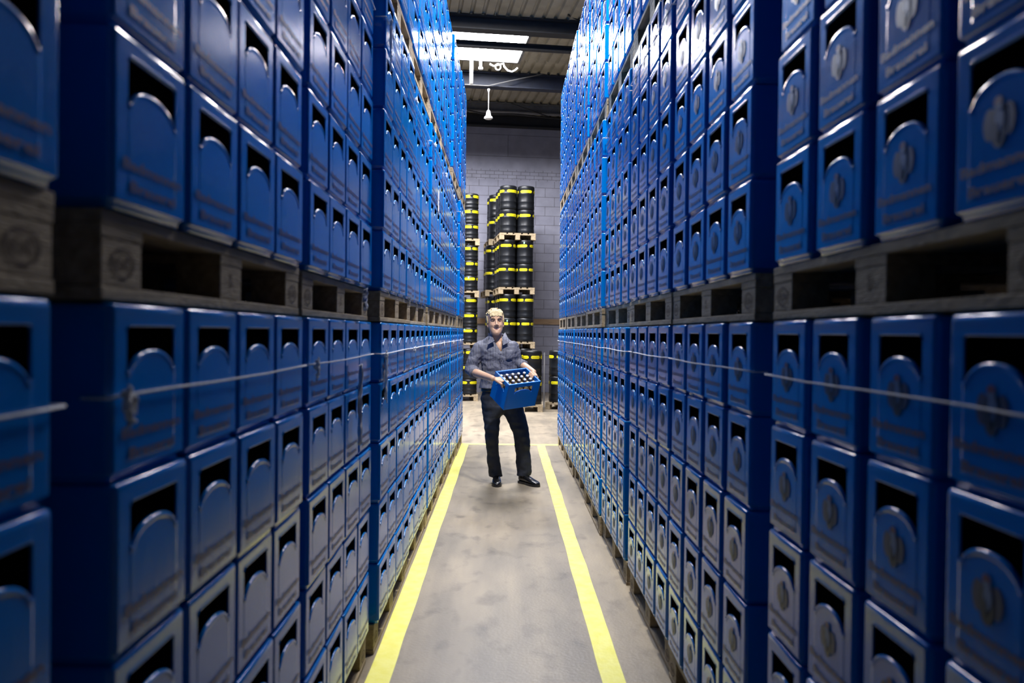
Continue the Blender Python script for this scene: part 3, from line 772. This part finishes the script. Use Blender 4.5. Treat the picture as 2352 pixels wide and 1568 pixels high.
def shirt_mat():
    M = bpy.data.materials.new('pinstripe_cotton'); M.use_nodes = True; nt = M.node_tree; b = nt.nodes['Principled BSDF']
    tc = nd(nt, 'ShaderNodeTexCoord'); wv = nd(nt, 'ShaderNodeTexWave'); wv.bands_direction = 'X'
    wv.inputs['Scale'].default_value = 36; wv.inputs['Distortion'].default_value = 1.0; wv.inputs['Detail'].default_value = 1; wv.inputs['Detail Scale'].default_value = .6
    r = nd(nt, 'ShaderNodeValToRGB'); r.color_ramp.elements[0].position = .5; r.color_ramp.elements[1].position = .95
    r.color_ramp.elements[0].color = (.052, .056, .085, 1); r.color_ramp.elements[1].color = (.24, .25, .32, 1)
    nt.links.new(tc.outputs['Object'], wv.inputs['Vector']); nt.links.new(wv.outputs[0], r.inputs[0]); nt.links.new(r.outputs[0], b.inputs['Base Color'])
    n = nd(nt, 'ShaderNodeTexNoise'); n.inputs['Scale'].default_value = 11; n.inputs['Detail'].default_value = 2; n.inputs['Distortion'].default_value = 1.2
    bp = nd(nt, 'ShaderNodeBump'); bp.inputs['Strength'].default_value = .5; bp.inputs['Distance'].default_value = .03
    nt.links.new(tc.outputs['Object'], n.inputs['Vector']); nt.links.new(n.outputs[0], bp.inputs['Height']); nt.links.new(bp.outputs[0], b.inputs['Normal'])
    b.inputs['Roughness'].default_value = .75
    return M
SHIRT = shirt_mat()
Y0 = 8.22
man = empty('person', (at(1150, 1105, Y0).x, Y0, 0), 0, 'smiling blond person in rolled-sleeve striped shirt and dark trousers, holding a bottle crate', 'person')
mx, my = man.location.x, man.location.y
def W(px, py, dy=0.0): return at(px, py, Y0 + dy) - Vector((mx, my, 0))     # man-local coordinates
def L(hp): return hp - Vector((mx, my, 0))
def mobj(name, bm, m_, parent=man, smooth=False): return obj(name, bm, m_, parent, smooth=smooth)
k = 1 / 223.8                                                               # metres per pixel at the man
# --- head (built around its centre, then placed)
head_c = W(1138, 742, -.02)
Rh = Matrix.Rotation(math.radians(7), 3, 'Z') @ Matrix.Rotation(math.radians(-5), 3, 'X') @ Matrix.Rotation(math.radians(-2), 3, 'Y')
HS = 1.09
def HD(x, y, z): return head_c + Rh @ Vector((x, y, z)) * HS
bm = bmesh.new()
loft(bm, [(0, yc, z, rx, ry) for z, rx, ry, yc in ((-.121, .014, .012, -.066), (-.110, .036, .034, -.048), (-.092, .050, .053, -.032), (-.066, .062, .069, -.016), (-.035, .068, .080, -.005),
    (0, .070, .087, .003), (.030, .074, .092, .008), (.060, .076, .096, .012), (.088, .072, .091, .016), (.112, .058, .072, .018), (.128, .036, .045, .02))], e=2.15)
for v in bm.verts: v.co = HD(*v.co)
for s in (-1, 1):
    ellipsoid(bm, HD(s * .076, .012, -.008), (.008, .017, .030), Rh @ Matrix.Rotation(s * .3, 3, 'Z'))   # ears
    ellipsoid(bm, HD(s * .074, .008, -.030), (.007, .011, .012), Rh)
    ellipsoid(bm, HD(s * .013, -.092, -.027), (.009, .011, .008), Rh)    # nostril wings
capsule(bm, HD(0, -.080, .022), .008, HD(0, -.102, -.022), .012)         # nose
capsule(bm, HD(0, .015, -.06), .060, W(1140, 783, .01), .064)              # neck
# torso under the shirt
sh_l, sh_r = W(1096, 795, .02), W(1184, 795, .02)
neck = W(1140, 783, .01)
chain(bm, [(sh_l + Vector((.03, .01, -.035)), .040), (neck + Vector((0, .015, -.07)), .060), (sh_r + Vector((-.03, .01, -.035)), .040)])
chest = W(1141, 812, .0)
ellipsoid(bm, W(1142, 820, .0), (.145, .085, .14)); ellipsoid(bm, W(1146, 860, .0), (.135, .085, .16)); ellipsoid(bm, W(1146, 905, .02), (.130, .085, .10))
# arms: viewer-left arm bends out and comes forward to the near short side; viewer-right hand under the far rim
gl = L(HP(0, HW * .50, HH * .90)); gr = L(HP(HL, HW * .55, HH * .93))
el_l = W(1080, 852, -.02); el_r = W(1190, 832, .05)
wr_l = gl + Vector((-.085, -.005, .022)); wr_r = gr + Vector((.012, .075, .030))
chain(bm, [(sh_l + Vector((.02, 0, -.03)), .045), (el_l, .042), (el_l.lerp(wr_l, .35), .043), (wr_l, .028)])
chain(bm, [(sh_r + Vector((-.02, 0, -.03)), .045), (el_r, .040), (el_r.lerp(wr_r, .35), .042), (wr_r, .028)])
# legs inside the trousers
hp_l, hp_r = W(1128, 915, .02), W(1172, 915, .02)
kn_l, kn_r = W(1131, 1005, -.03), W(1199, 1003, -.03)
an_l, an_r = W(1140, 1090, .03), W(1204, 1088, .03)
chain(bm, [(hp_l, .080), (kn_l, .050), (an_l, .036)]); chain(bm, [(hp_r, .080), (kn_r, .050), (an_r, .036)])
# hands: palm slab + four fingers over the handle bar + thumb along the rim
def hand(bm, wrist, grip, across, over, down, mirror=1):
    """grip: centre of the bar, across: along the bar (index towards +), over: from the back of the hand towards the inside, down: curl direction"""
    pal_c = grip - over * .030 + down * -.006
    for q in (-.030, -.010, .010, .030):
        b0 = wrist.lerp(pal_c, .35) + across * q * .6; k0 = grip - over * .022 + across * q * 1.05 - down * .014
        capsule(bm, b0, .014, k0, .0115, 12)
    for q, ln in ((.034, .92), (.0115, 1.0), (-.011, .95), (-.033, .78)):
        k0 = grip - over * .022 + across * q * 1.05 - down * .014
        k1 = grip + over * .012 * ln + across * q - down * .020
        k2 = grip + over * .030 * ln + across * q + down * .006
        k3 = grip + over * .024 * ln + across * q + down * .028 * ln
        chain(bm, [(k0, .0098), (k1, .0090), (k2, .0082), (k3, .0074)])
    t0 = wrist.lerp(pal_c, .35) + across * .026; t1 = pal_c + across * .050 + down * .010; t2 = grip - over * .018 + across * .058 + down * .036
    chain(bm, [(t0, .0135), (t1, .0115), (t2, .0092)])
upv = Vector(cc)
# left side: bar along cb; the hand goes over it from outside (-ca) inwards... fingers through the hole from outside
hand(bm, wr_l, gl, -Vector(cb), Vector(ca), -upv)
hand(bm, wr_r, gr, Vector(cb) * -1, -Vector(ca), -upv)
body = fuse(bm, .0046, 3, .5)
Rt = Rh.transposed()
for v in body.verts:                                             # sockets, smile, cheeks, brows and chin
    q = Rt @ (v.co - head_c) / HS
    if q.y > -.02 or q.z < -.125 or q.z > .12 or abs(q.x) > .09: continue
    dy = 0
    for cx, cz, sx, sz, a in ((.031, .012, .015, .010, .013), (.043, -.024, .016, .015, -.007), (.028, .034, .024, .007, -.005)):
        dy += a * math.exp(-((abs(q.x) - cx) / sx) ** 2 - ((q.z - cz) / sz) ** 2)
    zm = -.060 + q.x * q.x * 9
    dy += .010 * math.exp(-(q.x / .032) ** 4 - ((q.z - zm) / .0075) ** 2) - .006 * math.exp(-(q.x / .020) ** 2 - ((q.z + .098) / .014) ** 2)
    v.co += Rh @ Vector((0, dy, 0)) * HS
mob = mobj('body', body, SKIN)
# face details
def add_part(name, build, m_, parent=mob, smooth=True):
    b = bmesh.new(); build(b); return obj(name, b, m_, parent, smooth=smooth)
for s in (-1, 1):
    e = add_part('eye', lambda b: ellipsoid(b, HD(s * .031, -.0605, .012), (.0135, .012, .0062), Rh, 14, 8), EYEW)
    add_part('iris', lambda b: ellipsoid(b, HD(s * .030, -.0690, .0120), (.0060, .0045, .0050), Rh, 10, 6), IRIS)
    add_part('eyelid', lambda b: tube(b, [HD(s * x, y, z) for x, y, z in ((.017, -.068, .013), (.025, -.0735, .0185), (.035, -.0725, .0185), (.046, -.061, .012))], .0036, 8), SKIN)
    add_part('eyebrow', lambda b: tube(b, [HD(s * x, y, z) for x, y, z in ((.013, -.0895, .033), (.026, -.0885, .038), (.040, -.080, .038), (.052, -.066, .032))], [.003, .0045, .004, .002], 8), BROW)
add_part('mouth', lambda b: ellipsoid(b, HD(0, -.0685, -.058), (.031, .011, .0095), Rh, 16, 8), MOUTH)
add_part('teeth', lambda b: ellipsoid(b, HD(0, -.0725, -.0555), (.027, .0090, .0065), Rh, 16, 8), TOOTH)
add_part('upper_lip', lambda b: tube(b, [HD(x, y, z) for x, y, z in ((-.038, -.061, -.045), (-.020, -.0755, -.0505), (0, -.0815, -.0525), (.020, -.0755, -.0505), (.038, -.061, -.045))], [.0018, .0034, .0036, .0034, .0018], 8), LIP)
add_part('lower_lip', lambda b: tube(b, [HD(x, y, z) for x, y, z in ((-.037, -.061, -.046), (-.023, -.073, -.0615), (0, -.0805, -.070), (.023, -.073, -.0615), (.037, -.061, -.046))], [.0018, .004, .0048, .004, .0018], 8), LIP)
# hair: a cap with tousled tufts
bm = bmesh.new()
for c_, r_ in (((0, .022, .056), (.082, .094, .082)), ((0, .066, .012), (.074, .050, .075)), ((0, -.026, .096), (.066, .052, .036))):
    ellipsoid(bm, HD(*c_), r_, Rh)
for s in (-1, 1): ellipsoid(bm, HD(s * .076, .016, .036), (.012, .036, .044), Rh); ellipsoid(bm, HD(s * .075, -.008, .020), (.007, .014, .030), Rh)
hr = random.Random(5)
for q in range(130):
    a = hr.uniform(-PI, PI); e = hr.uniform(.15, 1.5)
    p = Vector((.078 * math.cos(a) * math.cos(e), .026 + .092 * math.sin(a) * math.cos(e), .060 + .078 * math.sin(e)))
    if p.y < -.035 and p.z < .085: continue
    d = Vector((math.cos(a) * .5 + hr.uniform(-.5, .5), math.sin(a) * .5 - .3 + hr.uniform(-.4, .4), .35)).normalized() * hr.uniform(.006, .013)
    capsule(bm, HD(*p), .011, HD(*(p + d)), .0065, 8)
for q in range(16):                                              # short fringe combed over the forehead
    x = -.052 + .104 * q / 15
    capsule(bm, HD(x, -.052 - .012 * (1 - (x / .06) ** 2), .092), .012, HD(x * 1.05 + hr.uniform(-.004, .004), -.068 - .014 * (1 - (x / .06) ** 2), .062 + hr.uniform(-.007, .005)), .0055, 8)
mobj('hair', fuse(bm, .0036, 1, .5), HAIR)
# shirt
def wr(amp, sc):
    def f(c): return amp * (noise.noise(c * sc) + .5 * noise.noise(c * sc * 2.3 + Vector((3, 1, 7))) + .6 * noise.noise(Vector((c.x * sc * .6, c.y, c.z * sc * 2.0))))
    return f
bm = bmesh.new()
def sec(pl, pr, py, ry, cy=0.0, an=0.0):
    a, b = W(pl, py, cy), W(pr, py, cy); return ((a.x + b.x) / 2, (a.y + b.y) / 2, (a.z + b.z) / 2, abs(b.x - a.x) / 2, ry, an)
loft(bm, [sec(1100, 1186, 891, .138, .01), sec(1104, 1188, 878, .128, .01), sec(1107, 1187, 855, .118), sec(1105, 1187, 830, .120), sec(1102, 1189, 812, .122), sec(1093, 1191, 797, .110, .01), sec(1100, 1184, 788, .095, .02), sec(1112, 1170, 779, .078, .02), sec(1121, 1161, 772, .066, .02)], e=2.3)
ch = lambda P: chain(bm, P)
cu_l = el_l.lerp(wr_l, .16); cu_r = el_r.lerp(wr_r, .20)
ch([(W(1104, 797, .01), .070), (W(1093, 815, .0), .072), (el_l + Vector((.004, 0, .02)), .062), (cu_l, .058)])
ch([(W(1178, 797, .02), .066), (W(1183, 812, .02), .060), (el_r, .052), (cu_r, .050)])
sb = fuse(bm, .007, 5, .5, wr(.010, 13))
vtx, vtop = W(1151, 806, 0), W(1143, 776, 0)                     # open neck: a V down to the second button
kill = []
for f in sb.faces:
    c = f.calc_center_median()
    if c.y < vtx.y - .02 and c.z > vtx.z:
        h = (c.z - vtx.z) / (vtop.z - vtx.z); xc = vtx.x + (vtop.x - vtx.x) * h; wdt = .004 + .052 * h
        if abs(c.x - xc) < wdt: kill.append(f)
    if c.z > W(1140, 777.5, 0).z and (c - W(1141, 776, .02)).xy.length < .075: kill.append(f)
bmesh.ops.delete(sb, geom=list(set(kill)), context='FACES')
shirt = mobj('shirt', sb, SHIRT); sd = shirt.modifiers.new('t', 'SOLIDIFY'); sd.thickness = .003
# chest seen in the V
bm = bmesh.new(); ellipsoid(bm, W(1146, 800, -.045), (.055, .045, .075))
ellipsoid(bm, W(1143, 785, -.01), (.058, .055, .06))
obj('throat', fuse(bm, .006, 4), SKIN, mob)
def slab(name, pts, th, m_, parent):
    b = bmesh.new(); f = b.faces.new([b.verts.new(p) for p in pts]); 
    if len(pts) > 3: bmesh.ops.triangulate(b, faces=[f])
    o = obj(name, b, m_, parent); sd = o.modifiers.new('t', 'SOLIDIFY'); sd.thickness = th; sd.offset = 0; return o
slab('collar', [W(1121, 764, .03), W(1124, 778, -.075), W(1119, 792, -.130), W(1136, 783, -.122), W(1130, 769, -.055)], .005, SHIRT, shirt)
slab('collar', [W(1160, 763, .03), W(1165, 773, -.055), W(1169, 786, -.115), W(1155, 793, -.130), W(1153, 776, -.08)], .005, SHIRT, shirt)
bm = bmesh.new(); tube(bm, [W(1120, 773, .04), W(1128, 770, .085), W(1142, 768, .10), W(1156, 769, .085), W(1162, 771, .04)], .013, 10); obj('collar_band', bm, SHIRT, shirt)
# placket, buttons, pocket, rolled cuffs
def front_y(p):                                                  # onto the shirt's front surface
    best = None
    for v in sb_co:
        d = (v.x - p.x) ** 2 + (v.z - p.z) ** 2
        if v.y < .0 and (best is None or d < best[0]): best = (d, v.y)
    return best[1]
sb_co = [v.co.copy() for v in shirt.data.vertices]
pl = [W(1150.5 + .5 * q, 806 + q * 9, 0) for q in range(8)]
bm = bmesh.new(); pv = None
for p in pl:
    y = front_y(p) - .004; c = [bm.verts.new((p.x - .014, y, p.z)), bm.verts.new((p.x + .014, y, p.z))]
    if pv: bm.faces.new((pv[0], pv[1], c[1], c[0]))
    pv = c
o = obj('placket', bm, SHIRT, shirt, smooth=True); sd = o.modifiers.new('t', 'SOLIDIFY'); sd.thickness = .004
for q, py in enumerate((812, 827, 843, 859)):
    p = W(1151 + q * .8, py, 0); y = front_y(p) - .008
    bm = bmesh.new(); ellipsoid(bm, Vector((p.x, y, p.z)), (.006, .003, .006), nu=10, nv=6); obj('button', bm, BUTTON, shirt)
bm = bmesh.new(); G = []
for j in range(5):
    rowv = []
    for i in range(5):
        p = W(1162 + 15 * i / 4, 803 + 22 * j / 4 + (2.5 * (1 - abs(i - 2) / 2) if j == 4 else 0), 0); rowv.append(bm.verts.new((p.x, front_y(p) - .004, p.z)))
    G.append(rowv)
for j in range(4):
    for i in range(4): bm.faces.new((G[j][i], G[j][i + 1], G[j + 1][i + 1], G[j + 1][i])).smooth = True
o = obj('pocket', bm, SHIRT, shirt); sd = o.modifiers.new('t', 'SOLIDIFY'); sd.thickness = .004
for c0, e0, w0, r0 in ((cu_l, el_l, wr_l, .052), (cu_r, el_r, wr_r, .046)):
    d = (w0 - e0).normalized(); bm = bmesh.new()
    tube(bm, [c0 - d * .01, c0 + d * .018, c0 + d * .052, c0 + d * .058, c0 + d * .050], [r0 + .006, r0 + .012, r0 + .009, r0 + .003, r0 - .004], 20, cap=False)
    for v in bm.verts: v.co += Vector((noise.noise(v.co * 30), noise.noise(v.co * 31 + Vector((5, 0, 0))), noise.noise(v.co * 29 + Vector((0, 9, 0))))) * .006
    obj('rolled_cuff', bm, SHIRT, shirt, smooth=True)
# trousers: two legs lofted from hip to hem
bm = bmesh.new()
loft(bm, [sec(1113, 1151, 955, .10, .0), sec(1106, 1172, 935, .112, .0), sec(1104, 1180, 915, .115, .01), sec(1107, 1178, 897, .110, .01), sec(1110, 1174, 888, .105, .01)])
def leg(rows): loft(bm, [sec(a, b, y, r, dy) for a, b, y, r, dy in rows], e=2.1)
leg([(1123, 1155, 1093, .078, .02), (1122, 1153, 1083, .074, .02), (1119, 1149, 1060, .072, .01), (1117, 1146, 1035, .072, -.01), (1114, 1145, 1010, .076, -.03), (1112, 1146, 985, .080, -.03), (1110, 1150, 958, .088, -.01), (1105, 1158, 930, .10, .0), (1109, 1150, 908, .09, .01)])
leg([(1186, 1219, 1091, .080, .02), (1187, 1221, 1081, .076, .02), (1185, 1219, 1055, .074, .01), (1184, 1218, 1030, .075, -.01), (1181, 1217, 1008, .080, -.03), (1173, 1215, 983, .085, -.03), (1160, 1208, 958, .092, -.01), (1146, 1201, 933, .10, .0), (1145, 1178, 908, .09, .01)])
mobj('trousers', fuse(bm, .007, 4, .5, wr(.008, 11)), JEANS)
bm = bmesh.new(); s_ = [sec(1105, 1180, 898, .122, .01), sec(1105, 1180, 890, .122, .01)]; loft(bm, s_); mobj('belt', bm, BELT)
def shoe(toe_dir, heel, ln=.29):
    """heel: floor point under the heel (local), built along toe_dir"""
    bm = bmesh.new(); d = Vector((*toe_dir, 0)).normalized(); s_ = Vector((-d.y, d.x, 0))
    def ringp(t, wd, h, z0=.02, n=16):
        c = heel + d * (t * ln); R = []
        for q in range(n):
            a = 2 * PI * q / n; R.append(bm.verts.new(c + s_ * (wd * math.copysign(abs(math.cos(a)) ** .8, math.cos(a))) + Vector((0, 0, z0 + (h - z0) * (.5 + .5 * math.copysign(abs(math.sin(a)) ** .8, math.sin(a)))))))
        return R
    prof = [(-.04, .006, .045), (-.03, .026, .085), (.03, .035, .105), (.16, .037, .112), (.30, .037, .105), (.45, .041, .085), (.60, .046, .068), (.75, .048, .058), (.88, .042, .050), (.96, .028, .042), (1.0, .008, .030)]
    R = [ringp(*p) for p in prof]
    for a, b in zip(R, R[1:]):
        for q in range(16): bm.faces.new((a[q], a[(q + 1) % 16], b[(q + 1) % 16], b[q])).smooth = True
    bm.faces.new(R[0][::-1]); bm.faces.new(R[-1])
    o = mobj('shoe', bm, SHOE); o.modifiers.new('s', 'SUBSURF').levels = 1; o.modifiers['s'].render_levels = 2
    b2 = bmesh.new(); out = []
    pr = [(-.045, .012), (-.035, .030), (.03, .039), (.2, .039), (.35, .034), (.5, .044), (.65, .051), (.8, .050), (.92, .038), (1.0, .018), (1.015, .004)]
    P = [heel + d * (t * ln) + s_ * w_ for t, w_ in pr] + [heel + d * (t * ln) - s_ * w_ for t, w_ in reversed(pr)]
    lo = [b2.verts.new((p.x, p.y, .001)) for p in P]; hi = [b2.verts.new((p.x, p.y, .024)) for p in P]
    b2.faces.new(lo[::-1]); b2.faces.new(hi)
    for q in range(len(P)): b2.faces.new((lo[q], lo[(q + 1) % len(P)], hi[(q + 1) % len(P)], hi[q]))
    obj('sole', b2, BELT, o)
a1 = W(1140, 1098, .04); shoe((.03, -1), Vector((a1.x, a1.y + .03, 0)))
a2 = W(1200, 1098, .04); shoe((.62, -.78), Vector((a2.x - .02, a2.y + .0, 0)))
